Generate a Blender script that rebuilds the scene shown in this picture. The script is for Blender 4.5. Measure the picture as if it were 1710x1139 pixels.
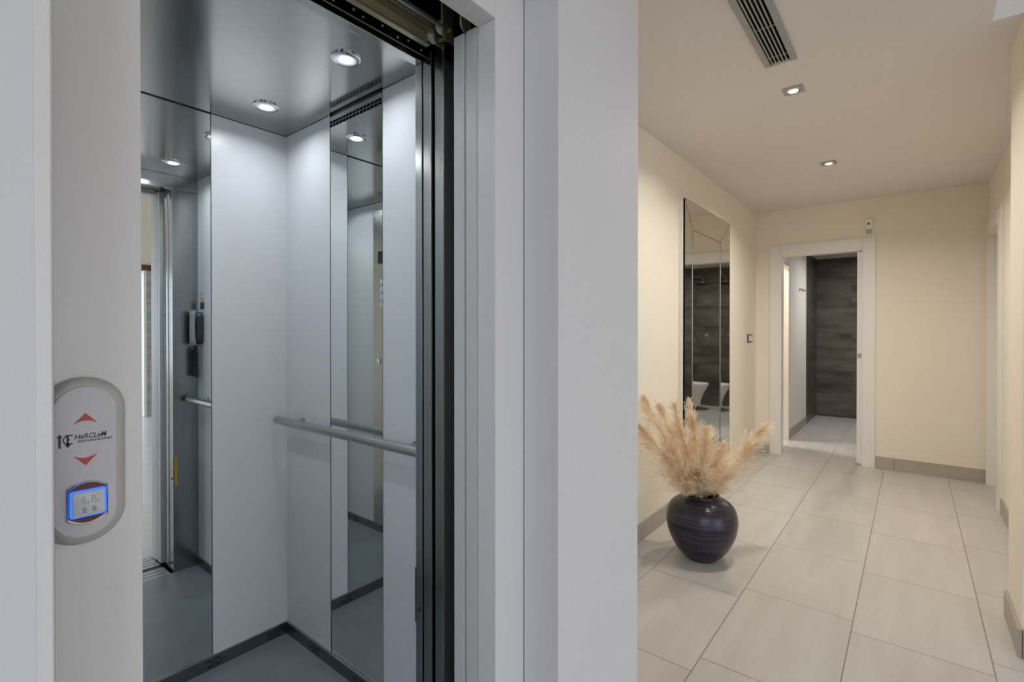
import bpy, bmesh, math, random
from mathutils import Vector, Matrix
random.seed(7)
PI = math.pi
for o in list(bpy.data.objects): bpy.data.objects.remove(o)
sc = bpy.context.scene
COL = sc.collection

# ------------------------------------------------------------------ camera
# world: X runs down the hall, Y runs into the lift car, Z up. Units are metres.
FPX, YAW, PITCH, PY = 831.85, .6768, -.0058, 557.3
cyw, syw, cp, sp = math.cos(YAW), math.sin(YAW), math.cos(PITCH), math.sin(PITCH)
right = Vector((syw, -cyw, 0))
fwd = Vector((cyw*cp, syw*cp, sp)); down = Vector((cyw*sp, syw*sp, -cp))
cd = bpy.data.cameras.new('camera'); cam = bpy.data.objects.new('camera', cd); COL.objects.link(cam)
M = Matrix((( right.x, -down.x, -fwd.x, 0), (right.y, -down.y, -fwd.y, 0), (right.z, -down.z, -fwd.z, 1.32), (0, 0, 0, 1)))
cam.matrix_world = M
cd.sensor_width = 36; cd.lens = FPX/1710*36; cd.shift_y = -(569.5-PY)/1710; cd.clip_start = .02
sc.camera = cam

# ------------------------------------------------------------------ light
sc.view_settings.view_transform = 'Standard'; sc.view_settings.look = 'None'
sc.view_settings.gamma = 1; sc.view_settings.exposure = 0.0
sc.cycles.max_bounces = 14; sc.cycles.diffuse_bounces = 6; sc.cycles.glossy_bounces = 8
sc.cycles.sample_clamp_indirect = 4; sc.cycles.use_denoising = True
sc.cycles.blur_glossy = .3
w = bpy.data.worlds.new('world'); sc.world = w; w.use_nodes = True
bg = w.node_tree.nodes['Background']; bg.inputs[0].default_value = (.75, .855, 1, 1); bg.inputs[1].default_value = 2.85
def portal(loc, rot, sx, sy):
    l = bpy.data.lights.new('daylight_opening', 'AREA'); l.shape = 'RECTANGLE'; l.size = sx; l.size_y = sy
    l.cycles.is_portal = True
    o = bpy.data.objects.new('daylight_opening', l); o.location = loc; o.rotation_euler = rot; COL.objects.link(o)
portal((.70, -5.04, 1.12), (PI/2, 0, 0), 3.4, 2.2)          # terrace opening behind the camera
portal((-3.02, -2.65, 2.45), (0, -PI/2, 0), 4.2, 3.4)         # tall window of the stair hall
def spot(loc, power, size=150, col=(1, .93, .84), r=.021):
    """the light a lamp's lens throws downwards"""
    l = bpy.data.lights.new('lamp_glow', 'AREA'); l.shape = 'DISK'; l.size = 2*r; l.energy = power; l.spread = math.radians(size)
    l.color = col
    o = bpy.data.objects.new('lamp_glow', l); o.location = loc; COL.objects.link(o); return o

# ------------------------------------------------------------------ materials
def mat(name, col, rough=.5, metal=0., var=0., vs=(3, 3, 3), bump=0., bs=60, emit=None, es=0, spec=.5, coat=0):
    m = bpy.data.materials.new(name); m.use_nodes = True; nt = m.node_tree; b = nt.nodes['Principled BSDF']
    b.inputs['Base Color'].default_value = (*col, 1); b.inputs['Roughness'].default_value = rough
    b.inputs['Metallic'].default_value = metal; b.inputs['Specular IOR Level'].default_value = spec
    b.inputs['Coat Weight'].default_value = coat
    if emit: b.inputs['Emission Color'].default_value = (*emit, 1); b.inputs['Emission Strength'].default_value = es
    tc = nt.nodes.new('ShaderNodeTexCoord')
    if var:
        mp = nt.nodes.new('ShaderNodeMapping'); mp.inputs['Scale'].default_value = vs
        n = nt.nodes.new('ShaderNodeTexNoise'); n.inputs['Scale'].default_value = 1; n.inputs['Detail'].default_value = 5
        r = nt.nodes.new('ShaderNodeMapRange'); r.inputs['From Min'].default_value = .3; r.inputs['From Max'].default_value = .7
        r.inputs['To Min'].default_value = 1-var; r.inputs['To Max'].default_value = 1+var
        x = nt.nodes.new('ShaderNodeVectorMath'); x.operation = 'SCALE'; x.inputs[0].default_value = col
        L = nt.links.new
        L(tc.outputs['Object'], mp.inputs[0]); L(mp.outputs[0], n.inputs['Vector']); L(n.outputs['Fac'], r.inputs['Value'])
        L(r.outputs[0], x.inputs['Scale']); L(x.outputs[0], b.inputs['Base Color'])
    if bump:
        n2 = nt.nodes.new('ShaderNodeTexNoise'); n2.inputs['Scale'].default_value = bs; n2.inputs['Detail'].default_value = 3
        bp = nt.nodes.new('ShaderNodeBump'); bp.inputs['Strength'].default_value = bump; bp.inputs['Distance'].default_value = .002
        nt.links.new(tc.outputs['Object'], n2.inputs['Vector']); nt.links.new(n2.outputs['Fac'], bp.inputs['Height'])
        nt.links.new(bp.outputs[0], b.inputs['Normal'])
    return m
def tilemat(name, c1, c2, ux, uy, du, dv, u0, v0, off, gap, grout, rough, stretch, spec=.5):
    """rectangular tiles: ux, uy name the axes (0 x, 1 y, 2 z) of the tile's length and height"""
    m = bpy.data.materials.new(name); m.use_nodes = True; nt = m.node_tree; b = nt.nodes['Principled BSDF']; L = nt.links.new
    tc = nt.nodes.new('ShaderNodeTexCoord'); s = nt.nodes.new('ShaderNodeSeparateXYZ'); L(tc.outputs['Object'], s.inputs[0])
    def mth(op, a, bb=None):
        n = nt.nodes.new('ShaderNodeMath'); n.operation = op
        for i, v in enumerate((a, bb)):
            if v is None: continue
            if isinstance(v, (int, float)): n.inputs[i].default_value = v
            else: L(v, n.inputs[i])
        return n.outputs[0]
    v = mth('DIVIDE', mth('SUBTRACT', s.outputs[uy], v0), dv); vi = mth('FLOOR', v); vf = mth('FRACT', v)
    par = mth('FLOORED_MODULO', vi, 2)
    u = mth('SUBTRACT', mth('DIVIDE', mth('SUBTRACT', s.outputs[ux], u0), du), mth('MULTIPLY', par, off))
    ui = mth('FLOOR', u); uf = mth('FRACT', u)
    eu = mth('MULTIPLY', mth('MINIMUM', uf, mth('SUBTRACT', 1, uf)), du)
    ev = mth('MULTIPLY', mth('MINIMUM', vf, mth('SUBTRACT', 1, vf)), dv)
    g = mth('LESS_THAN', mth('MINIMUM', eu, ev), gap/2)
    cb = nt.nodes.new('ShaderNodeCombineXYZ'); L(ui, cb.inputs[0]); L(vi, cb.inputs[1])
    wn = nt.nodes.new('ShaderNodeTexWhiteNoise'); L(cb.outputs[0], wn.inputs['Vector'])
    mp = nt.nodes.new('ShaderNodeMapping'); mp.inputs['Scale'].default_value = stretch; L(tc.outputs['Object'], mp.inputs[0])
    vm = nt.nodes.new('ShaderNodeVectorMath'); vm.operation = 'MULTIPLY_ADD'; L(wn.outputs['Color'], vm.inputs[0]); vm.inputs[1].default_value = (9, 9, 9); L(mp.outputs[0], vm.inputs[2])
    n = nt.nodes.new('ShaderNodeTexNoise'); n.inputs['Scale'].default_value = 1; n.inputs['Detail'].default_value = 8; n.inputs['Roughness'].default_value = .62
    L(vm.outputs[0], n.inputs['Vector'])
    r = nt.nodes.new('ShaderNodeMapRange'); r.inputs['From Min'].default_value = .33; r.inputs['From Max'].default_value = .67; L(n.outputs['Fac'], r.inputs['Value'])
    mx = nt.nodes.new('ShaderNodeMix'); mx.data_type = 'RGBA'; mx.inputs['A'].default_value = (*c1, 1); mx.inputs['B'].default_value = (*c2, 1); L(r.outputs[0], mx.inputs['Factor'])
    m2 = nt.nodes.new('ShaderNodeMix'); m2.data_type = 'RGBA'; L(mx.outputs['Result'], m2.inputs['A']); m2.inputs['B'].default_value = (*grout, 1); L(g, m2.inputs['Factor'])
    L(m2.outputs['Result'], b.inputs['Base Color']); b.inputs['Roughness'].default_value = rough; b.inputs['Specular IOR Level'].default_value = spec
    bp = nt.nodes.new('ShaderNodeBump'); bp.inputs['Strength'].default_value = .4; bp.inputs['Distance'].default_value = .002
    L(mth('SUBTRACT', 1, g), bp.inputs['Height']); L(bp.outputs[0], b.inputs['Normal'])
    return m

WALL = mat('cream wall paint', (.82, .758, .648), .7, var=.012, vs=(1.5, 1.5, 1.5), bump=.05, bs=220)
CEIL = mat('ceiling paint', (.73, .685, .66), .8, var=.01, bump=.04, bs=200)
PILL = mat('white wall paint', (.71, .695, .705), .6, var=.01, bump=.03, bs=240)
FLOOR = tilemat('greige porcelain tiles', (.475, .455, .42), (.56, .54, .51), 0, 1, .694, .4585, 2.631, -.2535, .149, .0042, (.22, .20, .17), .33, (1.2, 7, 1))
DTILE = tilemat('dark oxide wall tiles', (.06, .05, .04), (.18, .152, .122), 1, 2, 1.1, .3455, .3, .02, .37, .003, (.03, .025, .02), .32, (2, 1.6, 7))
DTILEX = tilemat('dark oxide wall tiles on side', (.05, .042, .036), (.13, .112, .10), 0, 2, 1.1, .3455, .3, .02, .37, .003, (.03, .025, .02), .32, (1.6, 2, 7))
BASE = mat('greige skirting tile', (.40, .365, .31), .45, var=.07, vs=(1.5, 1.5, 9))
JOINT = mat('skirting joint', (.12, .1, .08), .8)
WOODW = mat('white lacquered woodwork', (.80, .775, .735), .42, var=.01, vs=(2, 2, 2))
STONE = tilemat('grey stone cladding', (.32, .31, .32), (.52, .52, .54), 0, 2, .9, .33, 2.46, .1, 0, .008, (.15, .15, .15), .5, (3, 3, 9))
BROWN = mat('brown timber', (.12, .045, .02), .5, var=.3, vs=(4, 4, 30))
TERR = mat('terrace paving', (.5, .42, .33), .8, var=.05)
CARW = mat('lift white laminate', (.67, .695, .715), .32, var=.008, vs=(2, 2, 2))
STEEL = mat('brushed stainless steel', (.37, .37, .365), .22, 1, var=.03, vs=(40, 40, 1.2))
STEELB = mat('satin stainless steel', (.47, .465, .45), .28, 1, var=.03, vs=(3, 60, 60))
CSTEEL = mat('lift ceiling steel', (.50, .495, .49), .15, 1, var=.01, vs=(2, 2, 2))
MIR = mat('silvered mirror', (.86, .89, .885), .0, 1)
MIR2 = mat('hall mirror glass', (.80, .80, .72), .0, 1)
EDGE = mat('mirror dark edge', (.03, .035, .03), .3)
KICK = mat('dark steel kick plate', (.23, .23, .23), .26, 1, var=.05, vs=(20, 20, 2))
BLACK = mat('black void', (.004, .004, .004), .9, spec=.1)
RUB = mat('black rubber', (.012, .012, .013), .5)
CFLOOR = mat('blue grey vinyl floor', (.20, .228, .245), .33, var=.10, vs=(5, 5, 5), bump=.03, bs=300)
FRAME = mat('pearl grey lift frame', (.74, .715, .705), .38, var=.008)
PANEL = mat('grey lift door panel', (.62, .615, .585), .36, var=.01, vs=(2, 2, 1))
OLIVE = mat('yellow zinc track steel', (.36, .33, .21), .38, .75, var=.08, vs=(4, 30, 30))
GALV = mat('galvanised rail', (.45, .46, .46), .35, .9)
EDGEM = mat('lightened zinc edge', (.62, .58, .44), .4, .2)  # paler zinc, the bright edge of the hanger plates put into colour
NYL = mat('nylon roller', (.5, .52, .5), .4)
BRASS = mat('yellow zinc bolt', (.55, .45, .12), .35, .9)
CHROME = mat('polished chrome', (.75, .75, .76), .08, 1)
LENS = mat('lit lamp lens', (1, 1, 1), .3, emit=(.93, .97, 1), es=14)
LENSW = mat('frosted lamp ring', (.85, .87, .88), .25, emit=(.93, .97, 1), es=.35)
ALU = mat('anodised aluminium', (.42, .43, .41), .4, .6)
VENT = mat('grey green air grille', (.34, .37, .34), .45, .1)
PLATE = mat('silver plastic', (.50, .50, .49), .3, .35)
PLATE2 = mat('pale lilac plate face', (.62, .60, .615), .38)
RED = mat('red arrow film', (.50, .035, .015), .35)
DKBLUE = mat('dark logo print', (.02, .03, .05), .5)
GREYP = mat('grey floor marking', (.25, .25, .25), .5)
MAROON = mat('dark red translucent plastic', (.12, .006, .008), .15)
LED = mat('blue led ring', (.02, .1, .8), .3, emit=(.01, .13, 1), es=1.5)
BTN = mat('white push button', (.66, .66, .68), .3)
YEL = mat('yellow sticker', (.65, .42, .02), .45)
NAVY = mat('navy sticker', (.02, .03, .10), .45)
PHG = mat('grey handset plastic', (.30, .33, .34), .25)
PHD = mat('dark phone base', (.03, .04, .045), .25)
CER = mat('white ceramic', (.80, .80, .80), .08)
DKBR = mat('dark bronze switch frame', (.05, .035, .03), .35)

# ------------------------------------------------------------------ helpers
def setp(o, label=None, cat=None, group=None, kind=None):
    for k, v in (('label', label), ('category', cat), ('group', group), ('kind', kind)):
        if v: o[k] = v
    return o
def thing(name, label, cat, loc, group=None):
    o = bpy.data.objects.new(name, None); o.empty_display_size = .05; o.location = loc; COL.objects.link(o)
    return setp(o, label, cat, group)
def worigin(p):
    v = Vector((0, 0, 0))
    while p is not None: v += p.location; p = p.parent
    return v
def obj(name, bm, m, parent=None, smooth=False):
    """links a bmesh given in world coordinates as ONE mesh object"""
    o0 = worigin(parent)
    bm.transform(Matrix.Translation(-o0))
    bmesh.ops.recalc_face_normals(bm, faces=bm.faces)
    me = bpy.data.meshes.new(name); bm.to_mesh(me); bm.free()
    for mm in (m if isinstance(m, (list, tuple)) else [m]): me.materials.append(mm)
    if smooth:
        for p in me.polygons: p.use_smooth = True
        me.set_sharp_from_angle(angle=math.radians(40))
    o = bpy.data.objects.new(name, me); COL.objects.link(o); o.parent = parent
    return o
def B(*boxes, bev=0, seg=2, bm=None, mi=0):
    """boxes as (x0,x1,y0,y1,z0,z1)"""
    bm = bm or bmesh.new()
    for b in boxes:
        r = bmesh.ops.create_cube(bm, size=1)
        vs = r['verts']
        for v in vs:
            v.co = Vector(((b[0]+b[1])/2+v.co.x*(b[1]-b[0]), (b[2]+b[3])/2+v.co.y*(b[3]-b[2]), (b[4]+b[5])/2+v.co.z*(b[5]-b[4])))
        fs = {f for v in vs for f in v.link_faces}
        for f in fs: f.material_index = mi
        if bev:
            es = list({e for v in vs for e in v.link_edges})
            bmesh.ops.bevel(bm, geom=es, offset=bev, segments=seg, affect='EDGES', profile=.5, material=-1)
    return bm
def box(name, m, parent, *b, bev=0, seg=2):
    return obj(name, B(b, bev=bev, seg=seg), m, parent)
def struct(name, m, *boxes, bev=0):
    o = obj(name, B(*boxes, bev=bev), m, None); o['kind'] = 'structure'; return o
def lathe(prof, seg=48, bm=None, M=None, mi=0, closed=False):
    """prof: (r, z) list; revolved about local z, then moved by M"""
    bm = bm or bmesh.new(); M = M or Matrix(); rings = []
    for r, z in prof:
        if r < 1e-6: rings.append([bm.verts.new(M @ Vector((0, 0, z)))])
        else: rings.append([bm.verts.new(M @ Vector((r*math.cos(2*PI*i/seg), r*math.sin(2*PI*i/seg), z))) for i in range(seg)])
    pairs = list(zip(rings, rings[1:])) + ([(rings[-1], rings[0])] if closed else [])
    for a, b in pairs:
        for i in range(seg):
            j = (i+1) % seg
            q = [a[i % len(a)], a[j % len(a)], b[j % len(b)], b[i % len(b)]]
            u = []
            for v in q:
                if v not in u: u.append(v)
            if len(u) > 2:
                f = bm.faces.new(u); f.material_index = mi
    return bm
def tube(pts, r, seg=10, bm=None, mi=0, cap=True):
    """tube along points; r a number or a list"""
    bm = bm or bmesh.new(); pts = [Vector(p) for p in pts]; n = len(pts); rs = r if isinstance(r, (list, tuple)) else [r]*n
    rings = []; up = None
    for i, p in enumerate(pts):
        t = (pts[min(i+1, n-1)]-pts[max(i-1, 0)]).normalized()
        if up is None: up = Vector((0, 0, 1)) if abs(t.z) < .9 else Vector((1, 0, 0))
        a = t.cross(up).normalized(); up = a.cross(t).normalized()
        rings.append([bm.verts.new(p+rs[i]*(a*math.cos(2*PI*k/seg)+up*math.sin(2*PI*k/seg))) for k in range(seg)])
    for A, C in zip(rings, rings[1:]):
        for k in range(seg):
            f = bm.faces.new((A[k], A[(k+1) % seg], C[(k+1) % seg], C[k])); f.material_index = mi
    if cap:
        for R in (rings[0], rings[-1]):
            f = bm.faces.new(R); f.material_index = mi
    return bm
def loft(rings, bm=None, mi=0, cap=True):
    bm = bm or bmesh.new(); V = [[bm.verts.new(p) for p in r] for r in rings]
    for A, C in zip(V, V[1:]):
        n = len(A)
        for k in range(n):
            f = bm.faces.new((A[k], A[(k+1) % n], C[(k+1) % n], C[k])); f.material_index = mi
    if cap:
        for R in (V[0], V[-1]):
            f = bm.faces.new(R); f.material_index = mi
    return bm
def prism(pts, axis, a, b, bm=None, mi=0):
    """closed outline extruded along axis from a to b; pts are the two other coordinates in order"""
    def P(p, t):
        l = list(p); l.insert(axis, t); return Vector(l)
    return loft([[P(p, a) for p in pts], [P(p, b) for p in pts]], bm, mi)
def rot_to(d):
    return Vector((0, 0, 1)).rotation_difference(Vector(d)).to_matrix().to_4x4()
def cyl(c, d, r, h, seg=24, bm=None, mi=0, bev=0):
    """disc or cylinder with its foot at c growing along d"""
    prof = [(0, 0), (r, 0), (r, h-bev), (r-bev, h), (0, h)] if bev else [(0, 0), (r, 0), (r, h), (0, h)]
    return lathe(prof, seg, bm, Matrix.Translation(Vector(c)) @ rot_to(d), mi)

# ------------------------------------------------------------------ the setting
XF, YL, HC = 5.93, 1.335, 2.6
struct('floor', FLOOR, (-3, 1.535, -5.1, .812, -.12, 0), (1.535, 2.857, -5.1, 1.45, -.12, 0), (2.857, 9.2, -1.2, 1.45, -.12, 0), (6.03, 7.6, 1.45, 2.6, -.12, 0))
struct('ceiling', CEIL, (-3.1, 2.857, -.253, .80, HC, HC+.2), (1.535, 2.857, .80, 1.45, HC, HC+.2), (2.857, 6.03, -.75, 1.45, HC, HC+.2), (-3.1, 2.95, -5.1, -.253, 5.0, 5.2))
struct('wall_left', WALL, (1.44, 6.03, YL, YL+.12, 0, HC))
struct('wall_far', WALL, (XF, 6.03, 1.10, YL, 0, HC), (XF, 6.03, -.75, .375, 0, HC), (XF, 6.03, .375, 1.10, 2.12, HC))
struct('wall_right', WALL, (3.22, 5.17, -.75, -.51, 0, HC), (5.17, 5.89, -.75, -.51, 2.13, HC), (5.89, XF, -.75, -.51, 0, HC), (5.17, 5.89, -.75, -.63, 0, 2.13))
struct('wall_right_near', WALL, (2.857, 3.22, -.80, -.35, 0, HC))
struct('wall_stairs', WALL, (2.857, 2.98, -5.1, -.80, 0, 5), (2.857, 2.98, -.80, -.253, HC+.2, 5), (-3.1, 2.857, -.253, -.13, HC+.2, 5))
o = obj('wall_lift_left', B((-3.1, .1065, .703, .812, 0, HC)), PILL)
o['kind'] = 'structure'
bm = bmesh.new(); bm.from_mesh(o.data)
es = [e for e in bm.edges if abs((e.verts[0].co-e.verts[1].co).z) > 1 and e.verts[0].co.x > 0 and e.verts[0].co.y < .75]
bmesh.ops.bevel(bm, geom=es, offset=.001, segments=2, affect='EDGES', profile=.5); bm.to_mesh(o.data); bm.free()
for p in o.data.polygons: p.use_smooth = True
wn = o.modifiers.new('even_normals', 'WEIGHTED_NORMAL'); wn.weight = 100
struct('trim_4', FRAME, (.092, .1045, .7012, .703, 0, HC), bev=.0005)
struct('wall_lift_above', PILL, (.1065, 1.063, .703, .812, 2.22, HC))
o = struct('wall_lift_right', PILL, (1.063, 1.535, .703, .812, 0, HC), (1.44, 1.535, .812, YL, 0, HC))
struct('wall_lift_shaft', BLACK, (-.40, -.35, .812, 2.45, -.3, 3), (1.385, 1.435, .816, 2.45, -.3, 3), (-.35, 1.385, 2.40, 2.45, -.3, 3), (-.35, 1.385, .816, 2.40, 2.95, 3.0),
       (-.35, .10, .816, .83, -.3, 2.95), (.10, 1.07, .816, .83, -.3, -.065), (.10, 1.07, .816, .87, 2.25, 2.95), (1.07, 1.385, .816, .83, -.3, 2.95), (-.35, 1.385, .816, 2.40, -.35, -.3))
# stair hall behind the camera
struct('wall_window_side', WALL, (-3.1, -3.0, -5.1, -4.4, 0, 5), (-3.1, -3.0, -.9, .703, 0, HC), (-3.1, -3.0, -.9, -.253, HC+.2, 5), (-3.1, -3.0, -4.4, -.9, 0, .7), (-3.1, -3.0, -4.4, -.9, 4.3, 5))
struct('wall_back', WALL, (-3.0, -1.0, -5.06, -4.96, 0, 5), (-1.0, 2.857, -5.06, -4.96, 2.335, 5))
struct('wall_back_stone', STONE, (2.46, 2.857, -5.06, -4.94, 0, 2.248))
struct('trim_1', BROWN, (-1.0, 2.857, -5.06, -4.93, 2.248, 2.335))
struct('trim_2', WOODW, (2.425, 2.46, -5.06, -4.93, 0, 2.248))
struct('floor_terrace', TERR, (-8, 10, -16, -5.1, -.15, -.02))
# frame of the tall window
wf = bmesh.new()
B((-3.08, -3.02, -4.4, -4.34, .7, 4.3), (-3.08, -3.02, -.96, -.9, .7, 4.3), (-3.08, -3.02, -2.68, -2.62, .7, 4.3), (-3.08, -3.02, -4.34, -.96, .7, .76), (-3.08, -3.02, -4.34, -.96, 4.24, 4.3), bm=wf)
setp(obj('window_1', wf, WOODW), kind='structure')

# bathroom beyond the far door
BX0, BX1, BY0, BY1, BZ = 6.03, 9.04, -.60, 1.168, 2.43
struct('wall_bath_left', WALL, (BX0, 6.43, BY1, BY1+.1, 0, BZ), (6.76, 8.035, BY1, BY1+.1, 0, BZ), (6.43, 6.76, BY1, BY1+.1, 2.10, BZ))
struct('wall_bath_left_tiled', DTILEX, (8.035, BX1, BY1-.006, BY1+.1, 0, BZ))
struct('trim_3', WOODW, (8.028, 8.035, BY1-.008, BY1, 0, BZ))
struct('wall_bath_far', DTILE, (BX1, BX1+.1, BY0-.1, BY1+.1, 0, BZ))
struct('wall_bath_right', DTILEX, (BX0, BX1, BY0-.1, BY0, 0, BZ))
struct('ceiling_bath', CEIL, (BX0, BX1+.1, BY0-.1, 2.6, BZ, BZ+.17))
struct('baseboard_bath', BASE, (6.80, 8.028, BY1-.012, BY1, 0, .115))
struct('wall_side_room', WALL, (BX0, 7.6, 2.5, 2.6, 0, BZ), (7.5, 7.6, 1.268, 2.5, 0, BZ), (BX0-.1, BX0, 1.455, 2.6, 0, BZ))
# skirting of the hall with its butt joints
def skirt(name, boxes, joints):
    bm = B(*boxes, bev=.002, seg=1); B(*joints, bm=bm, mi=1)
    setp(obj(name, bm, [BASE, JOINT]), kind='structure')
skirt('baseboard_left', [(1.535, XF, YL-.012, YL, 0, .115)], [(x-.001, x+.001, YL-.0123, YL-.011, 0, .1152) for x in (2.4, 3.1, 3.79, 4.49, 5.18)])
skirt('baseboard_far', [(XF-.012, XF, 1.197, YL-.012, 0, .115), (XF-.012, XF, -.51, .276, 0, .115)], [(XF-.0123, XF-.011, .128, .131, 0, .1152)])
skirt('baseboard_right', [(3.235, 5.0, -.51, -.498, 0, .115), (2.845, 3.235, -.35, -.336, 0, .115), (2.843, 2.857, -1.6, -.352, 0, .115)], [(4.1, 4.102, -.499, -.4977, 0, .1152)])

# far door with its casing and sliding leaf
def empt(name, loc, kind=None):
    o = bpy.data.objects.new(name, None); o.location = loc; COL.objects.link(o)
    if kind: o['kind'] = kind
    return o
d1 = empt('door_1', (XF, .74, 0), 'structure')
CX0 = XF-.014
box('casing', WOODW, d1, CX0, XF, 1.10, 1.197, 0, 2.228, bev=.002)
box('casing', WOODW, d1, CX0, XF, .276, .375, 0, 2.228, bev=.002)
box('casing', WOODW, d1, CX0, XF, .3755, 1.0995, 2.125, 2.226, bev=.002)
obj('door_lining', B((CX0+.004, 6.035, 1.084, 1.10, 0, 2.105), (CX0+.004, 6.035, .3755, 1.0995, 2.105, 2.1245), (CX0+.004, 5.955, .3755, .384, 0, 2.105), (6.005, 6.035, .3755, .384, 0, 2.105)), WOODW, d1)
leaf = box('sliding_leaf', WOODW, d1, 5.96, 6.0, .3755, .425, .012, 2.10, bev=.002)
hd = obj('finger_pull', cyl((5.96, .398, 1.075), (-1, 0, 0), .026, .003, 24, bev=.001), ALU, leaf, True); hd['label'] = 'round satin metal pull'
# right door
d2 = empt('door_2', (5.53, -.51, 0), 'structure')
box('casing', WOODW, d2, 4.99, 5.18, -.51, -.494, 0, 2.226, bev=.002)
box('casing', WOODW, d2, 5.1805, 5.915, -.51, -.496, 2.135, 2.226, bev=.002)
obj('door_lining', B((5.87, 5.889, -.62, -.496, 0, 2.129), (5.171, 5.185, -.62, -.511, 0, 2.129)), WOODW, d2)
box('door_leaf', WOODW, d2, 5.186, 5.869, -.625, -.59, .008, 2.125, bev=.002)
# bathroom side door
d3 = empt('door_3', (6.6, BY1, 0), 'structure')
obj('casing', B((6.762, 6.80, BY1-.012, BY1, 0, 2.11), (6.43, 6.80, BY1-.012, BY1, 2.111, 2.17)), WOODW, d3)
obj('door_lining', B((6.742, 6.7595, BY1-.012, BY1+.1, 0, 2.099)), WOODW, d3)
lf = box('door_leaf', WOODW, d3, 6.70, 6.735, 1.275, 1.95, .01, 2.09, bev=.002)
obj('latch_plate', B((6.698, 6.70, 1.30, 1.325, .98, 1.12)), ALU, lf)

# ------------------------------------------------------------------ lift landing frame and doors
FY = .813
fr = thing('lift_door_frame', 'pearl grey metal frame around the open lift doorway, set back in the wall', 'door frame', (.58, FY, 0))
box('jamb', FRAME, fr, .100, .212, FY, .874, 0, 2.1, bev=.0015)
box('jamb', FRAME, fr, .946, 1.0625, FY, .874, 0, 2.22, bev=.0015)
box('header', FRAME, fr, .100, .9455, FY, .874, 2.1005, 2.22, bev=.0015)
sill = thing('lift_sill', 'grooved aluminium threshold strips at the lift entrance', 'threshold', (.58, .97, 0))
def grooved(y0, y1, n):
    bm = bmesh.new(); wd = (y1-y0)/n
    B((.215, .945, y0, y1, -.06, -.012), bm=bm)
    for i in range(n): B((.215, .945, y0+i*wd+.0035, y0+(i+1)*wd-.0035, -.012, -.001), bm=bm)
    return bm
obj('landing_sill', grooved(.814, .965, 4), ALU, sill)
obj('car_sill', grooved(1.0, 1.128, 3), ALU, sill)
for y0, y1, lab, g in ((.877, .9155, 'outer grey sliding landing door leaf pushed open behind the frame jamb', 1), (.9225, .960, 'inner grey sliding landing door leaf stacked behind the outer leaf', 2)):
    t = thing('landing_door_panel', lab, 'lift door', (1.1, y0, 0))
    box('leaf', PANEL, t, .946, 1.33, y0, y1, .006, 2.104, bev=.0012)
    box('edge_strip', RUB, t, 1.325, 1.335, y0+.004, y1-.004, .01, 2.10)
for y0, y1, lab in ((1.0105, 1.0480, 'brushed steel car door leaf nearer the landing, slid open'), (1.0610, 1.0965, 'brushed steel car door leaf nearer the car interior, slid open')):
    t = thing('car_door_panel', lab, 'lift door', (1.1, y0, 0))
    box('leaf', STEEL, t, .958, 1.33, y0, y1, .006, 2.108, bev=.0012)
    box('edge_lip', STEELB, t, .9555, .958, y0, y0+.0035, .006, 2.108)
# door gear above the opening
tr = thing('door_track', 'yellowish metal sliding door track above the lift opening', 'door track', (.6, 1.04, 2.1))
pr = [(1.045, 2.103), (1.045, 2.114), (1.040, 2.114), (1.036, 2.1345), (1.020, 2.1345), (1.018, 2.143), (1.008, 2.163)]
bm = bmesh.new()
for (a, b), (c, d) in zip(pr, pr[1:]):
    n = Vector((-(d-b), c-a)).normalized()*.0012
    prism([(a-n.x, b-n.y), (c-n.x, d-n.y), (c+n.x, d+n.y), (a+n.x, b+n.y)], 0, -.2, .925, bm)
B((-.2, .925, 1.030, 1.046, 2.1005, 2.1035), (-.2, .925, 1.012, 1.038, 2.1325, 2.1350), bm=bm)
cyl((.79, 1.0305, 2.147), (0, -1, .2), .0055, .004, 16, bm, 1)
obj('track_profile', bm, [OLIVE, BLACK], tr)
box('upper_rail', GALV, tr, -.2, .93, .984, .992, 2.134, 2.1425, bev=.001)
box('landing_rail', GALV, tr, -.2, .80, .948, .953, 2.137, 2.1425)
box('sill_strip', OLIVE, tr, -.2, .955, 1.0845, 1.086, 2.099, 2.102)
for i, x in enumerate((.66, .715, .742, .80, .85, .885, .93)):
    obj('screw', cyl((x, 1.075, 2.105+.006*(i % 2)), (0, -1, 0), .0022+.0012*(i % 3 == 1), .004, 8), GALV, tr)
def hanger(x, y, z0, z1, lab, rz, rx, brass, wd=.045):
    t = thing('roller_hanger', lab, 'roller', (x+.1, y, z0))
    B_ = prism([(x, z1), (x, z0+.018), (x+.010, z0), (x+wd, z0), (x+wd, z1)], 1, y, y+.003)
    obj('plate', B_, OLIVE, t)
    obj('edge_highlight', B((x-.0022, x, y-.003, y+.003, z0+.018, z1)), EDGEM, t)  # strip added to carry the painted highlight along the plate edge
    obj('wheel', cyl((rx, y+.0035, rz), (0, 1, 0), .017, .010, 28, bev=.002), NYL, t, True)
    if brass: obj('bolt', cyl((x+.030, y-.0005, rz+.002), (0, -1, 0), .007, .007, 6), BRASS, t)
hanger(.935, 1.026, 2.109, 2.155, 'small hanger plate with white roller on the nearer steel car leaf', 2.130, .938, True)
hanger(.932, .990, 2.109, 2.21, 'taller hanger plate with white roller and brass bolt above the steel leaves', 2.140, .934, True)
hanger(.934, .921, 2.106, 2.16, 'hanger plate with pale roller above the grey landing leaves', 2.133, .958, False, .030)

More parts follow.
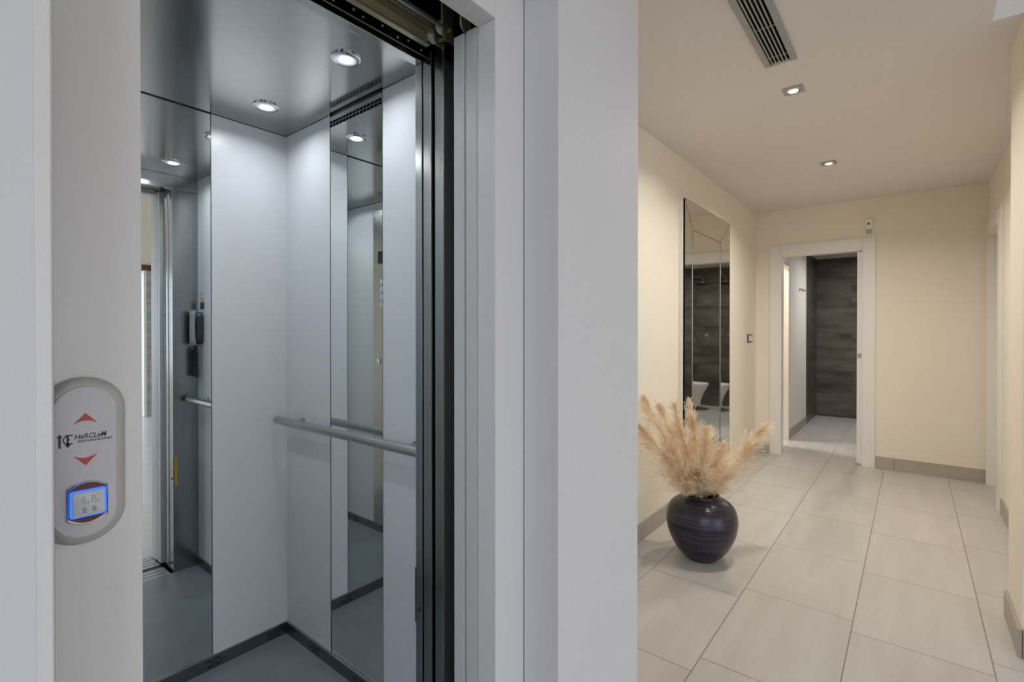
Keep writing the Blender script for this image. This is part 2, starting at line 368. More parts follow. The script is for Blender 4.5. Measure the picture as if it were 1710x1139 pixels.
# ------------------------------------------------------------------ lift car
CX_0, CX1, CY0, CY1, CZ = .155, 1.081, 1.13, 2.133, 2.167
car = thing('lift_car', 'lift car interior with white walls, mirror strips and dark floor', 'lift car', (.6, 1.6, 0))
obj('floor_covering', B((CX_0-.03, CX1+.03, CY0, CY1+.03, -.03, 0), (.2135, .9555, 1.129, 1.13, -.03, 0)), CFLOOR, car)
obj('ceiling_panel', B((CX_0-.03, CX1+.03, CY0-.028, CY1+.03, CZ, CZ+.03)), CSTEEL, car)
box('lintel', CSTEEL, car, CX_0-.03, CX1+.03, 1.10, 1.1299, 2.0915, CZ-.0005, bev=.001)
box('front_return', STEEL, car, .957, CX1+.03, 1.102, 1.1299, 0, 2.0905, bev=.001)
box('front_return', STEEL, car, CX_0-.03, .212, 1.102, 1.1299, 0, 2.0905, bev=.001)
MZ = .05
def wallp(name, m, *b): return box(name, m, car, *b)
# back wall: white, mirror, white
wallp('wall_panel', CARW, .7825, CX1+.03, CY1, CY1+.03, 0, CZ-.002)
wallp('wall_panel', CARW, CX_0-.03, .4535, CY1, CY1+.03, 0, CZ-.002)
def mirror(b, axis, parent=car):
    bm = B(b, bev=0); m = obj('mirror_strip', bm, MIR, parent)
    return m
mirror((.456, .780, CY1+.001, CY1+.006, MZ, CZ-.004), 1)
obj('mirror_edging', B((.7802, .7824, CY1-.0005, CY1+.02, MZ, CZ-.002), (.4536, .4558, CY1-.0005, CY1+.02, MZ, CZ-.002), (.456, .78, CY1+.0065, CY1+.03, 0, CZ)), [EDGE], car)
# right wall
wallp('wall_panel', CARW, CX1, CX1+.03, 1.787, CY1, 0, CZ-.002)
wallp('wall_panel', CARW, CX1, CX1+.03, CY0, 1.450, 0, CZ-.002)
mirror((CX1+.001, CX1+.006, 1.4525, 1.7845, MZ, CZ-.052), 0)
obj('mirror_edging', B((CX1-.0003, CX1+.02, 1.7847, 1.7868, MZ, CZ-.002), (CX1-.0003, CX1+.02, 1.4502, 1.4523, MZ, CZ-.002), (CX1+.0065, CX1+.03, 1.4525, 1.7845, 0, CZ)), [EDGE], car)
# perforated vent strip above the right mirror
bm = B((CX1+.0005, CX1+.004, 1.4525, 1.7845, CZ-.052, CZ-.010))
for i in range(15):
    for j in range(2):
        y = 1.458+i*.0222
        B((CX1-.0003, CX1+.0006, y, y+.0180, CZ-.049+j*.013, CZ-.040+j*.013), bm=bm, mi=1)
o = obj('vent_strip', bm, [STEELB, BLACK], car); o['label'] = 'slotted vent strip over the side mirror'
# left wall
wallp('wall_panel', CARW, CX_0-.03, CX_0, CY0, CY1, 0, CZ-.002)
# kick plates with staggered slots
def kick(axis, a0, a1, face, sgn, groups):
    bm = bmesh.new()
    def bb(u0, u1, d0, d1, z0, z1, mi):
        lo, hi = sorted((face+sgn*d0, face+sgn*d1))
        B((u0, u1, lo, hi, z0, z1) if axis == 0 else (lo, hi, u0, u1, z0, z1), bm=bm, mi=mi)
    bb(a0, a1, 0, .008, 0, .0485, 0)
    bb(a0, a1, 0, .0088, .0488, .0512, 2)
    for g in groups:
        for j, (o_, n) in enumerate(((0, 2), (.014, 2), (-.006, 2))):
            for i in range(n):
                u = g+o_+i*.030
                bb(u, u+.022, .0078, .0084, .010+j*.0115, .0135+j*.0115, 1)
    return obj('kick_plate', bm, [KICK, BLACK, STEELB], car)
kick(0, CX_0, CX1, CY1, -1, (.99, .76, .50, .25))
kick(1, CY0, CY1-.009, CX1, -1, (2.055, 1.86, 1.56, 1.25))
kick(1, CY0, CY1-.009, CX_0, 1, (2.02, 1.86, 1.56, 1.25))
o = obj('warning_sticker', B((  .9615, .9755, 1.1301, 1.1306, .471, .63)), YEL, car); o['label'] = 'yellow upright sticker'
o = obj('rubber_buffer', B((.9572, .9600, 1.1302, 1.1345, .467, .627), bev=.001), RUB, car)
o = obj('fixing_screw', cyl((.957, 1.114, .511), (-1, 0, 0), .0055, .003, 20, bev=.001), RUB, car, True)

# lift lamps
def downlight(x, y, lab):
    t = thing('ceiling_light', lab, 'light', (x, y, CZ), 'round spotlights in the lift ceiling')
    M4 = Matrix.Translation((x, y, CZ))
    obj('ring', lathe([(.0315, -.0068), (.042, -.0062), (.0445, -.0045), (.0445, 0), (.033, 0), (.0315, -.003)], 64, M=M4, closed=True), CHROME, t, True)
    obj('diffuser', lathe([(.0215, -.0060), (.0313, -.0066), (.0313, -.001), (.0215, -.001)], 48, M=M4, closed=True), LENSW, t, True)
    obj('lens', lathe([(0, -.0065), (.0212, -.0065), (.0212, -.001), (0, -.001)], 48, M=M4), LENS, t, True)
    spot((x, y, CZ-.0068), 1.2, 160, (.90, .95, 1), .0205)
downlight(.887, 1.374, 'round lit spotlight in the lift ceiling nearest the doorway')
downlight(.887, 1.900, 'round lit spotlight in the lift ceiling nearest the back corner')
downlight(.349, 1.374, 'round lift ceiling spotlight hidden behind the left jamb, front one')
downlight(.349, 1.900, 'round lift ceiling spotlight hidden behind the left jamb, rear one')

# handrail
hr = thing('handrail', 'horizontal brushed steel tube handrail on the right lift wall', 'handrail', (CX1, 1.6, .93))
obj('rail', cyl((1.020, 1.166, .943), (0, 1, 0), .0165, .93, 32, bev=.0015), STEELB, hr, True)
for y in (1.275, 1.992):
    br = obj('bracket', tube([(1.022, y, .943), (1.05, y, .943), (1.0812, y, .943)], .0075, 16), STEELB, hr, True)
    obj('flange', cyl((CX1, y, .943), (-1, 0, 0), .014, .004, 24, bev=.001), STEELB, br, True)

# intercom
ph = thing('intercom_phone', 'grey wall intercom handset with dark base and coiled cord inside the lift', 'telephone', (CX1, 1.18, 1.34))
def rr(cx, cy, w_, h_, r, n=6):
    pts = []
    for sx, sy, a0 in ((1, 1, 0), (-1, 1, PI/2), (-1, -1, PI), (1, -1, 3*PI/2)):
        for i in range(n+1):
            a = a0+PI/2*i/n; pts.append((cx+sx*(w_/2-r)+r*math.cos(a), cy+sy*(h_/2-r)+r*math.sin(a)))
    return pts
bm = loft([[(CX1-.0002, y, z) for y, z in rr(1.175, 1.335, .075, .175, .03)], [(CX1-.026, y, z) for y, z in rr(1.175, 1.335, .073, .173, .03)], [(CX1-.034, y, z) for y, z in rr(1.175, 1.335, .060, .160, .025)]])
bs = obj('base', bm, PHD, ph, True)
obj('call_key', cyl((CX1-.034, 1.155, 1.345), (-1, 0, 0), .006, .003, 16), BTN, bs, True)
rings = []
for i in range(15):
    t = i/14; z = 1.243+.188*t; bow = .006*(1-(2*t-1)**2); th = .016+.006*abs(2*t-1)**3; wd = .050+.006*abs(2*t-1)**2
    if i in (0, 14): th *= .6; wd *= .8
    rings.append([(CX1-.0345-bow-th/2+x_, 1.187+y_, z) for x_, y_ in rr(0, 0, th, wd, th*.42, 4)])
obj('handset', loft(rings), PHG, ph, True)
pts = []
for i in range(260):
    t = i/259; a = t*2*PI*26
    if t < .5: c = Vector((CX1-.030, 1.195-.01*math.sin(t*2*PI), 1.235-.17*(t*2)))
    else: c = Vector((CX1-.030, 1.160+.012*math.sin(t*2*PI), 1.065+.20*(t-.5)*2*.85))
    s_ = min(1, t*12, (1-t)*12)
    pts.append(c+Vector((math.cos(a)*.008, math.sin(a)*.010, 0))*s_)
obj('coiled_cord', tube(pts, .0034, 6), RUB, ph, True)
st = thing('instruction_sticker', 'small blue and yellow instruction sticker above the lift intercom', 'sticker', (CX1, 1.19, 1.46))
obj('sheet', B((CX1-.0008, CX1-.0001, 1.163, 1.222, 1.44, 1.54)), CARW, st)
obj('colour_field', B((CX1-.0012, CX1-.0009, 1.163, 1.222, 1.44, 1.476)), NAVY, st)
obj('colour_band', B((CX1-.0012, CX1-.0009, 1.163, 1.222, 1.4762, 1.486)), YEL, st)
bm = bmesh.new()
for (y0, y1, z0, z1) in ((1.175, 1.212, 1.528, 1.531), (1.175, 1.178, 1.518, 1.528), (1.19, 1.193, 1.518, 1.528), (1.175, 1.205, 1.500, 1.503), (1.175, 1.178, 1.490, 1.50), (1.202, 1.205, 1.490, 1.50), (1.175, 1.205, 1.4895, 1.492)):
    B((CX1-.0012, CX1-.0009, y0, y1, z0, z1), bm=bm)
obj('pictogram', bm, DKBLUE, st)

# control column on the hidden left wall, seen in the mirrors
cp_ = thing('car_operating_panel', 'brushed steel control column with display and buttons on the left lift wall', 'control panel', (CX_0, 1.62, 0))
box('column', STEELB, cp_, CX_0+.0002, CX_0+.014, 1.487, 1.77, .054, CZ-.06, bev=.002)
box('display', RUB, cp_, CX_0+.014, CX_0+.016, 1.54, 1.70, 1.757, 1.838, bev=.001)
for z in (1.64, 1.59, 1.54, 1.49):
    obj('floor_button', cyl((CX_0+.014, 1.58, z), (1, 0, 0), .016, .004, 24, bev=.001), BTN, cp_, True)
box('key_switch', CHROME, cp_, CX_0+.014, CX_0+.022, 1.535, 1.565, 1.105, 1.14, bev=.003)

# ------------------------------------------------------------------ call plate on the left jamb
cpn = thing('lift_call_panel', 'rounded silver lift call panel with red arrows and a blue lit button', 'call panel', (.150, FY, 1.157))
PW, PH_, PCX, PCZ = .084, .209, .150, 1.1575
def layer(y, w_, h_, r, cx=PCX, cz=PCZ, n=14): return [(x, y, z) for x, z in rr(cx, cz, w_, h_, r, n)]
obj('surround', loft([layer(FY-.0002, PW, PH_, PW/2-.001), layer(FY-.004, PW, PH_, PW/2-.001), layer(FY-.0075, PW-.006, PH_-.006, PW/2-.004), layer(FY-.0105, PW-.022, PH_-.022, PW/2-.012)]), PLATE, cpn, True)
obj('face_plate', loft([layer(FY-.010, PW-.021, PH_-.021, PW/2-.0115), layer(FY-.0125, PW-.023, PH_-.023, PW/2-.0125), layer(FY-.0130, PW-.026, PH_-.026, PW/2-.014)]), PLATE2, cpn, True)
YF = FY-.0131
def arrow(cz, s):
    n = 12; top = [(PCX, cz+s*.0085)]
    a, b = (PCX-.0118, cz-s*.0050), (PCX+.0118, cz-s*.0050)
    base = [(b[0]+(a[0]-b[0])*i/n, b[1]+s*.0042*(1-(2*i/n-1)**2)) for i in range(n+1)]
    return prism(top+base, 1, YF-.0006, YF)
obj('up_arrow', arrow(1.2095, 1), RED, cpn); obj('down_arrow', arrow(1.1615, -1), RED, cpn)
# printed logo
bm = bmesh.new()
def flat(pts): prism(pts, 1, YF-.0004, YF, bm)
def flr(x0, x1, z0, z1): flat([(x0, z0), (x1, z0), (x1, z1), (x0, z1)])
lx, lz = .1258, 1.1865
flr(lx-.0012, lx+.0012, lz-.0085, lz+.0045); flat([(lx-.003, lz+.004), (lx+.003, lz+.004), (lx, lz+.0085)])
ex = lx+.0075
flr(ex-.0009, ex+.0009, lz-.006, lz+.006); flat([(ex-.003, lz-.005), (ex+.003, lz-.005), (ex, lz-.009)])
flr(ex-.0025, ex+.0048, lz+.0052, lz+.0066); flr(ex-.0010, ex+.0022, lz+.0001, lz+.0015); flr(ex-.0018, ex+.0048, lz-.0050, lz-.0036)
ring = [(ex-.0008+.0040*math.cos(a), lz+.0004+.0048*math.sin(a)) for a in [PI/2+PI*i/10 for i in range(11)]]
ring2 = [(ex-.0008+.0027*math.cos(a), lz+.0004+.0035*math.sin(a)) for a in [3*PI/2-PI*i/10 for i in range(11)]]
for i in range(10): flat([ring[i], ring[i+1], ring2[9-i], ring2[10-i]])
obj('logo', bm, DKBLUE, cpn)
def text(name, s, x, z, width, height, m, parent, shear=.25, y=YF-.0003, rotd=0):
    cu = bpy.data.curves.new(name, 'FONT'); cu.body = s; cu.size = 1; cu.shear = shear; cu.extrude = .0; cu.offset = .012
    tmp = bpy.data.objects.new(name, cu); COL.objects.link(tmp); bpy.context.view_layer.update()
    me = bpy.data.meshes.new_from_object(tmp.evaluated_get(bpy.context.evaluated_depsgraph_get()))
    bpy.data.objects.remove(tmp)
    xs = [v.co.x for v in me.vertices]; ys = [v.co.y for v in me.vertices]
    a, b, c, d = min(xs), max(xs), min(ys), max(ys); o0 = worigin(parent)
    for v in me.vertices:
        u, q = (v.co.x-a)/(b-a), (v.co.y-c)/(d-c)
        v.co = Vector((x+u*width, y, z+q*height))-o0
    me.name = name; me.materials.append(m)
    o = bpy.data.objects.new(name, me); COL.objects.link(o); o.parent = parent; return o
text('lettering', 'HeRCLeM', .1395, 1.1865, .0315, .0062, DKBLUE, cpn)
text('lettering', 'ELEVADORES', .1425, 1.1822, .0345, .0030, DKBLUE, cpn)
# push button
BCX, BCZ = .1515, 1.1070
def barrel(w_, h_, bulge, s=1, y=0):
    pts = []; n = 12
    for i in range(n+1): x = w_/2-w_*i/n; pts.append((BCX+x, y, BCZ+h_/2+bulge*(1-(2*i/n-1)**2)))
    for i in range(n+1): x = -w_/2+w_*i/n; pts.append((BCX+x, y, BCZ-h_/2-bulge*(1-(2*i/n-1)**2)))
    return pts
bt = obj('call_button', loft([barrel(.0405, .038, .0080, y=YF), barrel(.0405, .038, .0080, y=YF-.003), barrel(.0385, .0365, .0078, y=YF-.0042), barrel(.036, .0345, .0072, y=YF-.0030)], cap=True), CHROME, cpn, True)
obj('coloured_insert', loft([barrel(.0355, .034, .0070, y=YF-.0029), barrel(.0355, .034, .0070, y=YF-.0036)]), MAROON, bt)
obj('light_ring', loft([layer(YF-.0036, .0350, .0335, .003, BCX, BCZ, 4), layer(YF-.0050, .0345, .0330, .003, BCX, BCZ, 4)]), LED, bt)
kb = obj('key_cap', loft([layer(YF-.0045,   .0315, .0300, .002, BCX, BCZ, 4), layer(YF-.0066,   .0310, .0295, .002, BCX, BCZ, 4), layer(YF-.0070, .0300, .0285, .002, BCX, BCZ, 4)]), BTN, bt, True)
bm = bmesh.new(); YK = YF-.0071
for dx in (-.0065, .003):
    for (x0, x1, z0, z1) in ((0, .0006, .0002, .0090), (.0006, .0028, .0084, .0090), (.0024, .0030, .0028, .0084), (.0030, .0068, .0024, .0030), (.0064, .0070, .0002, .0024), (.0006, .0064, 0, .0005)):
        B((BCX+dx+x0, BCX+dx+x1, YK, YK+.0003, BCZ+z0, BCZ+z1), bm=bm)
    for k in range(2):
        for (x0, x1, z0, z1) in ((.0008, .0042, 0, .0007), (.0008, .0042, .0021, .0028), (.0008, .0015, 0, .0028), (.0035, .0042, 0, .0028)):
            B((BCX+dx+x0, BCX+dx+x1, YK, YK+.0003, BCZ-.0075-k*.0034+z0, BCZ-.0075-k*.0034+z1), bm=bm)
obj('relief_mark', bm, GREYP, kb)

# ------------------------------------------------------------------ hall ceiling fittings
gr = thing('air_vent', 'long grey green linear air grille in the hall ceiling', 'vent', (2.1, .492, HC))
VX0, VX1, VY0, VY1 = 1.62, 2.66, .424, .560
obj('frame', B((VX0, VX1, VY0, VY0+.026, HC-.008, HC), (VX0, VX1, VY1-.026, VY1, HC-.008, HC), (VX0, VX0+.026, VY0+.0262, VY1-.0262, HC-.008, HC), (VX1-.022, VX1, VY0+.0262, VY1-.0262, HC-.008, HC), bev=.0015), VENT, gr)
box('dark_slot', BLACK, gr, VX0+.026, VX1-.0222, VY0+.0265, VY1-.0265, HC-.0018, HC-.0004)
for i in range(5):
    y = VY0+.0325+i*.0155+.004
    box('slat', VENT, gr, VX0+.0265, VX1-.0225, y, y+.0052, HC-.0075, HC-.0019)
for x in (2.0, 2.31, 2.58): box('cross_bar', VENT, gr, x, x+.004, VY0+.0265, VY1-.0265, HC-.0045, HC-.0022)
def sqlight(x, y, lab, power, grp='square hall ceiling spotlights'):
    t = thing('ceiling_light', lab, 'light', (x, y, HC), grp)
    s_ = .049; bm = loft([[(px, py, HC) for px, py in rr(x, y, 2*s_, 2*s_, .003, 3)], [(px, py, HC-.004) for px, py in rr(x, y, 2*s_, 2*s_, .003, 3)], [(px, py, HC-.005) for px, py in rr(x, y, 2*s_-.004, 2*s_-.004, .003, 3)]])
    obj('frame', bm, ALU, t)
    M4 = Matrix.Translation((x, y, HC-.005))
    obj('ring', lathe([(.023, -.003), (.032, -.002), (.033, 0), (.023, 0)], 48, M=M4, closed=True), CHROME, t, True)
    obj('lens', lathe([(0, -.0022), (.0228, -.0022), (.0228, -.0002), (0, -.0002)], 40, M=M4), LENS, t, True)
    spot((x, y, HC-.0085), power, 150, r=.022)
sqlight(3.004, .496, 'square lit spotlight in the hall ceiling just beyond the air grille', 12)
sqlight(4.477, .500, 'small square lit spotlight in the hall ceiling nearest the far door', 16)
t = thing('bathroom_fill_light', 'added round lamp standing in for cool daylight in the far bathroom', 'light', (7.8, .2, BZ))  # added lamp, stands in for the cool daylight of an unseen window
obj('lens', lathe([(0, -.02), (.10, -.02), (.12, 0), (0, 0)], 32, M=Matrix.Translation((7.8, .2, BZ))), LENSW, t, True)
spot((7.8, .2, BZ-.022), 22, 175, (.95, .97, 1), .1)
t = thing('side_room_light', 'ceiling lamp in the side room beyond the bathroom door', 'light', (6.5, 1.7, BZ))
obj('lens', lathe([(0, -.02), (.10, -.02), (.12, 0), (0, 0)], 32, M=Matrix.Translation((6.5, 1.7, BZ))), LENSW, t, True)
spot((6.5, 1.7, BZ-.022), 26, 175, (1, .93, .83), .1)
# motion sensor above the far door
sn = thing('motion_sensor', 'small white motion sensor with a dark lens above the far door', 'sensor', (XF, .331, 2.33))
box('housing', WOODW, sn, XF-.035, XF-.0002, .302, .360, 2.300, 2.402, bev=.008, seg=4)
obj('lens', cyl((XF-.035, .331, 2.352), (-1, 0, 0), .010, .003, 20, bev=.001), RUB, sn, True)
obj('swivel_foot', loft([[(XF-.018+.014*math.cos(a), .331+.020*math.sin(a), z) for a in [2*PI*i/16 for i in range(16)]] for z in (2.262, 2.2995)]), ALU, sn, True)
# light switch
sw = thing('light_switch', 'dark framed double light switch on the left hall wall', 'switch', (5.65, YL, 1.24))
box('frame', DKBR, sw, 5.555, 5.745, YL-.009, YL-.0002, 1.197, 1.285, bev=.003)
for x in (5.585, 5.655): box('rocker', WOODW, sw, x, x+.060, YL-.013, YL-.0088, 1.213, 1.269, bev=.002)
# wall mirror
wm = thing('wall_mirror', 'tall narrow mirror with slanted mirror edges hanging on the left hall wall', 'mirror', (4.2, YL, .17))
oL, oR, oT, oB = 3.641, 4.794, 2.293, .17; iL, iR, iT, iB = 3.835, 4.535, 2.089, .366
YO, YI = 1.300, 1.310
obj('backing', B((oL+.001, oR-.001, 1.3125, YL-.0003, oB+.001, oT-.001)), WOODW, wm)
box('centre_pane', MIR2, wm, iL, iR, YI, 1.3122, iB, iT)
def quad(a, b, c, d):
    bm = bmesh.new(); f = [bm.verts.new(p) for p in (a, b, c, d)]; g = [bm.verts.new((p[0], 1.3122, p[2])) for p in (a, b, c, d)]
    bm.faces.new(f); bm.faces.new(g)
    for i in range(4): bm.faces.new((f[i], f[(i+1) % 4], g[(i+1) % 4], g[i]))
    return bm
O = [(oL, YO, oB), (oR, YO, oB), (oR, YO, oT), (oL, YO, oT)]; G = .002
I = [(iL-.008, YI, iB-.008), (iR+.008, YI, iB-.008), (iR+.008, YI, iT+.008), (iL-.008, YI, iT+.008)]
def shr(p, dx, dz): return (p[0]+dx, p[1], p[2]+dz)
obj('border_strip', quad(shr(O[3], G, 0), shr(O[2], -G, 0), shr(I[2], -G, 0), shr(I[3], G, 0)), MIR2, wm)
obj('border_strip', quad(shr(O[0], G, 0), shr(O[1], -G, 0), shr(I[1], -G, 0), shr(I[0], G, 0)), MIR2, wm)
obj('border_strip', quad(shr(O[0], 0, G), shr(O[3], 0, -G), shr(I[3], 0, -G), shr(I[0], 0, G)), MIR2, wm)
obj('border_strip', quad(shr(O[1], 0, G), shr(O[2], 0, -G), shr(I[2], 0, -G), shr(I[1], 0, G)), MIR2, wm)
for a, b in ((O[3], I[3]), (O[2], I[2]), (O[0], I[0]), (O[1], I[1])):
    obj('mitre_joint', tube([(a[0], a[1]+.0002, a[2]), (b[0], b[1]+.0002, b[2])], .0016, 6), EDGE, wm)
bm = B((iL-.006, iL-.0005, YI-.003, 1.3122, iB-.006, iT+.006), (iR+.0005, iR+.016, YI-.003, 1.3122, iB-.006, iT+.006), (iL, iR, YI-.003, 1.3122, iT+.0005, iT+.006), (iL, iR, YI-.003, 1.3122, iB-.006, iB-.0005))
obj('inner_bead', bm, mat('bead metal', (.35, .36, .33), .25, .8), wm)
obj('outer_edge', B((oL, oL+.0015, YO-.0005, 1.3122, oB, oT), (oR-.0015, oR, YO-.0005, 1.3122, oB, oT), (oL+.0016, oR-.0016, YO-.0005, 1.3122, oT-.0015, oT)), mat('mirror rim', (.10, .11, .09), .3), wm)

# ------------------------------------------------------------------ bathroom things
tl = thing('toilet', 'white wall hung toilet in the far bathroom, seen in the hall mirror', 'toilet', (8.42, -.5, .1))
def oval(cx, y0, y1, w_, z, n=32):
    pts = []; cy_ = (y0+y1)/2
    for i in range(n):
        a = 2*PI*i/n; c_, s_ = math.cos(a), math.sin(a)
        yy = math.copysign(abs(s_)**.8, s_)
        k = 1 if s_ > 0 else 1
        wx = w_/2*math.copysign(abs(c_)**(.8 if s_ > 0 else .45), c_)
        pts.append((cx+wx, cy_+yy*(y1-y0)/2, z))
    return pts
TX, TY0 = 8.42, BY0+.001
obj('bowl', loft([oval(TX, TY0, -.16, .20, .068), oval(TX, TY0, -.13, .23, .08), oval(TX, TY0, -.115, .27, .18), oval(TX, TY0, -.075, .31, .28), oval(TX, TY0, -.02, .35, .37), oval(TX, TY0, -.005, .36, .415)]), CER, tl, True)
obj('seat_lid', loft([oval(TX, TY0+.1, -.0, .365, .4155), oval(TX, TY0+.1, .005, .37, .425), oval(TX, TY0+.1, .003, .368, .450), oval(TX, TY0+.1, -.01, .35, .458)]), CER, tl, True)
shw = thing('rain_shower', 'chrome rain shower head on a bent arm in the dark tiled bathroom', 'shower head', (BX1, -.5, 2.2))
obj('arm', tube([(BX1-.08, BY0, 2.27), (BX1-.08, -.30, 2.27), (BX1-.08, -.27, 2.25), (BX1-.08, -.265, 2.17)], .012, 12), CHROME, shw, True)
obj('head', cyl((BX1-.08, -.265, 2.170), (0, 0, -1), .10, .012, 40, bev=.003), CHROME, shw, True)
mx_ = thing('shower_mixer', 'round chrome shower mixer on the dark tiled wall', 'tap', (BX1, -.22, 1.24))
obj('rosette', cyl((BX1, -.23, 1.24), (-1, 0, 0), .045, .01, 32, bev=.002), CHROME, mx_, True)
obj('lever', cyl((BX1-.01, -.23, 1.24), (-1, 0, 0), .018, .04, 20, bev=.002), CHROME, mx_, True)
for x, lab in ((7.541, 'dark little coat hook on the white bathroom wall, nearer the door'), (7.772, 'dark little coat hook on the white bathroom wall, nearer the tiles')):
    h = thing('coat_hook', lab, 'hook', (x, BY1, 1.868), 'coat hooks on the bathroom wall')
    obj('rosette', cyl((x, BY1, 1.868), (0, -1, 0), .022, .006, 20, bev=.001), ALU, h, True)
    obj('peg', cyl((x, BY1-.006, 1.868), (0, -1, 0), .010, .035, 16, bev=.002), ALU, h, True)

# ------------------------------------------------------------------ vase with pampas grass
VC = Vector((2.955, .955, 0))
m = bpy.data.materials.new('blue black brushed glaze'); m.use_nodes = True; nt = m.node_tree; b = nt.nodes['Principled BSDF']; L = nt.links.new
tc = nt.nodes.new('ShaderNodeTexCoord'); mp = nt.nodes.new('ShaderNodeMapping'); mp.inputs['Scale'].default_value = (2.2, 2.2, 95); L(tc.outputs['Object'], mp.inputs[0])
n = nt.nodes.new('ShaderNodeTexNoise'); n.inputs['Scale'].default_value = 1.6; n.inputs['Detail'].default_value = 6; n.inputs['Roughness'].default_value = .6; L(mp.outputs[0], n.inputs['Vector'])
cr = nt.nodes.new('ShaderNodeValToRGB'); cr.color_ramp.elements[0].position = .38; cr.color_ramp.elements[0].color = (.003, .0035, .011, 1)
cr.color_ramp.elements[1].position = .72; cr.color_ramp.elements[1].color = (.05, .042, .065, 1); L(n.outputs['Fac'], cr.inputs[0]); L(cr.outputs[0], b.inputs['Base Color'])
b.inputs['Roughness'].default_value = .27
bp = nt.nodes.new('ShaderNodeBump'); bp.inputs['Strength'].default_value = .5; bp.inputs['Distance'].default_value = .002; L(n.outputs['Fac'], bp.inputs['Height']); L(bp.outputs[0], b.inputs['Normal'])
VASE = m
vs_ = thing('floor_vase', 'big bulbous blue black vase standing on the tiled hall floor', 'vase', VC)
key = [(.086, 0), (.097, .012), (.120, .035), (.143, .062), (.162, .095), (.178, .132), (.190, .17), (.1965, .215), (.196, .245), (.187, .283), (.170, .311), (.147, .331), (.122, .345), (.103, .353), (.094, .359), (.093, .366), (.097, .372)]
prof = [(0, 0)]
def cr_(p0, p1, p2, p3, t): return .5*((2*p1)+(-p0+p2)*t+(2*p0-5*p1+4*p2-p3)*t*t+(-p0+3*p1-3*p2+p3)*t**3)
for i in range(len(key)-1):
    K = [key[max(0, i-1)], key[i], key[i+1], key[min(len(key)-1, i+2)]]
    for s in range(5):
        t = s/5; r_, z_ = cr_(*[k[0] for k in K], t), cr_(*[k[1] for k in K], t)
        prof.append((r_+.0009*math.sin(z_*420), z_))
prof += [key[-1], (.092, .373), (.086, .366), (.085, .356), (.10, .335), (.15, .30), (.17, .25), (.13, .10), (.07, .03), (0, .02)]
obj('body', lathe(prof, 96, M=Matrix.Translation(VC)), VASE, vs_, True)
m = bpy.data.materials.new('pampas plume'); m.use_nodes = True; nt = m.node_tree; b = nt.nodes['Principled BSDF']
b.inputs['Roughness'].default_value = .8
oi = nt.nodes.new('ShaderNodeTexCoord'); nz = nt.nodes.new('ShaderNodeTexNoise'); nz.inputs['Scale'].default_value = 9
rp = nt.nodes.new('ShaderNodeValToRGB'); rp.color_ramp.elements[0].position = .35; rp.color_ramp.elements[0].color = (.83, .64, .43, 1); rp.color_ramp.elements[1].position = .65; rp.color_ramp.elements[1].color = (.99, .92, .76, 1)
nt.links.new(oi.outputs['Object'], nz.inputs['Vector']); nt.links.new(nz.outputs['Fac'], rp.inputs[0]); nt.links.new(rp.outputs[0], b.inputs['Base Color'])
tr_ = nt.nodes.new('ShaderNodeBsdfTranslucent'); nt.links.new(rp.outputs[0], tr_.inputs[0]); ms = nt.nodes.new('ShaderNodeMixShader'); ms.inputs[0].default_value = .35
nt.links.new(b.outputs[0], ms.inputs[1]); nt.links.new(tr_.outputs[0], ms.inputs[2]); nt.links.new(ms.outputs[0], nt.nodes['Material Output'].inputs[0])
PAMP = m; STEM = mat('dry stem', (.45, .30, .14), .7)
RNG = random.Random(3)
def rv(): return Vector((RNG.uniform(-1, 1), RNG.uniform(-1, 1), RNG.uniform(-1, 1)))
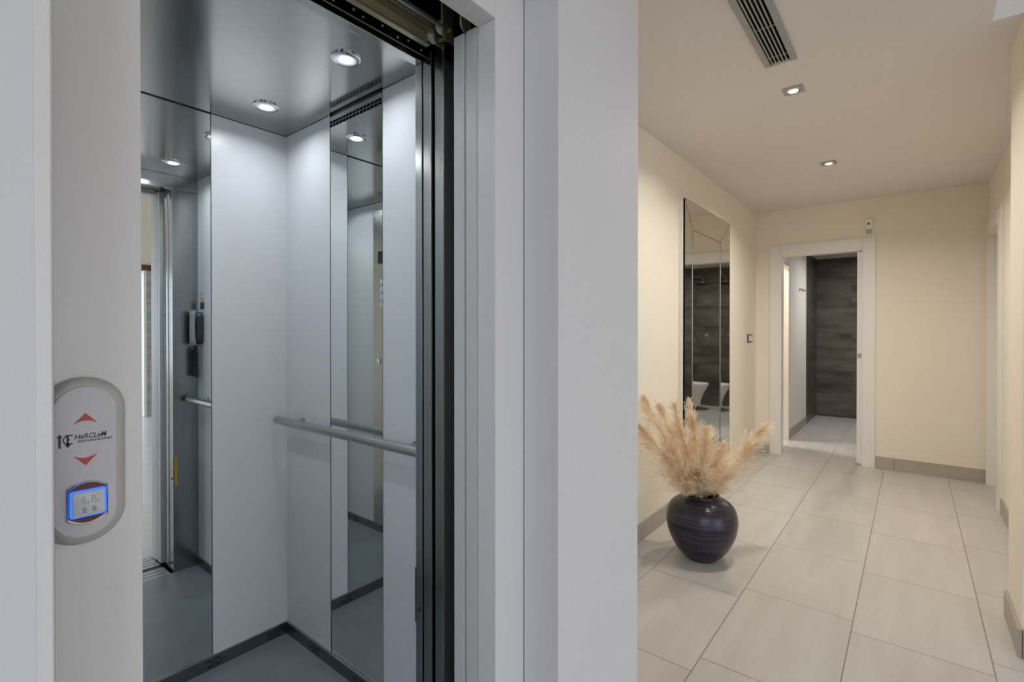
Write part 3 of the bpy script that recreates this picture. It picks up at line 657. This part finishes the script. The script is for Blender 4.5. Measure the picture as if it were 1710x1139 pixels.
def plume(tip, lab, start=.22, rad=.07, droop=.03, nb=240, bendv=(0, 0, 0), hairs=34):
    tip = Vector(tip); base = VC+Vector((0, 0, .20))+Vector(((tip.x-VC.x)*.10, (tip.y-VC.y)*.10, 0))
    mouth = VC+Vector(((tip.x-VC.x)*.18, (tip.y-VC.y)*.18, .375)); mouth += Vector((RNG.uniform(-.02, .02), RNG.uniform(-.02, .02), 0))
    mid = (mouth+tip)/2+Vector((0, 0, droop))+Vector(bendv)
    def ax(t):
        if t < 0: return mouth+(base-mouth)*(-t)
        return mouth*(1-t)**2+mid*2*t*(1-t)+tip*t*t
    th = thing('pampas_plume', lab, 'dried grass', base, 'pampas plumes in the vase')
    obj('stem', tube([base, mouth]+[ax(i/8*.85) for i in range(1, 9)], [.0035]*2+[.003-.0002*i for i in range(8)], 6), STEM, th, True)
    bm = bmesh.new()
    Ln = (tip-mouth).length
    for i in range(nb):
        t = -.16+1.16*((i+RNG.random())/nb)**.86
        p = ax(min(t, 1)); tg = (ax(min(t+.05, 1.0))-ax(min(t+.05, 1.0)-.06)).normalized()
        o_ = rv(); o_ = (o_-tg*o_.dot(tg)).normalized()
        env = min(1, .55+max(0, t+.1)*1.8)*(max(0, 1-t)**.55*.92+.10)
        blen = rad*(1.6+1.0*RNG.random()**2)*max(.15, env)
        d = (tg*(RNG.uniform(1.1, 1.7)+t)+o_*RNG.uniform(.4, 1.05)*(1-.45*t)).normalized()
        g_ = Vector((0, 0, -1))
        br = []; q = p.copy(); nseg = 6
        for s in range(nseg+1):
            br.append(q.copy()); q = q+d*blen/nseg*1.25; d = (d+g_*.10+rv()*.10).normalized()
        for k in range(hairs):
            u = RNG.random()**.8*nseg; a = min(int(u), nseg-1); q = br[a].lerp(br[a+1], u-a)
            dd = ((br[a+1]-br[a]).normalized()*1.3+rv()*(.80-.45*max(0, t))).normalized(); hl = RNG.uniform(.016, .040)*(1.12-.55*max(0, t))
            sd = dd.cross(rv()).normalized()*RNG.uniform(.0004, .0009)
            p1 = q+dd*hl*.55; dd = (dd+g_*.28+rv()*.2).normalized(); p2 = p1+dd*hl*.45
            v = [bm.verts.new(x) for x in (q-sd, q+sd, p1+sd*.8, p1-sd*.8, p2)]
            bm.faces.new((v[0], v[1], v[2], v[3])); bm.faces.new((v[3], v[2], v[4]))
    o0 = worigin(th); me = bpy.data.meshes.new('plume'); bm.transform(Matrix.Translation(-o0)); bm.to_mesh(me); bm.free(); me.materials.append(PAMP)
    o = bpy.data.objects.new('plume', me); COL.objects.link(o); o.parent = th
plume((2.672, 1.175, .925), 'tall tan pampas plume at the far left of the vase, its tip against the wall', rad=.085, droop=.03, bendv=(-.03, .01, .02))
plume((2.845, 1.160, .865), 'upright tan pampas plume second from the left, behind the others', rad=.07)
plume((2.813, 1.06, .885), 'upright pampas plume left of centre in the vase', rad=.07, droop=.01)
plume((2.967, 1.028, .892), 'tallest central pampas plume in front of the mirror', rad=.06, droop=.01)
plume((2.560, 1.150, .790), 'low pampas plume leaning left towards the white pillar', rad=.085, droop=.04)
plume((3.194, .664, .770), 'long pampas plume arching far out to the right', rad=.075, droop=.05, nb=290)
plume((2.88, .90, .740), 'short full pampas plume in the middle front of the vase', rad=.085, droop=.0)
plume((2.95, .845, .650), 'short pampas plume right of centre, low over the vase rim', rad=.075, droop=.0)
plume((2.730, 1.08, .660), 'short pampas plume left of centre, low over the vase rim', rad=.08, droop=.02)
plume((3.060, .860, .520), 'small low pampas tuft spilling over the right of the vase rim', rad=.075, droop=.03, nb=150)
plume((2.860, .900, .520), 'small low pampas tuft spilling over the front of the vase rim', rad=.075, droop=.03, nb=150)
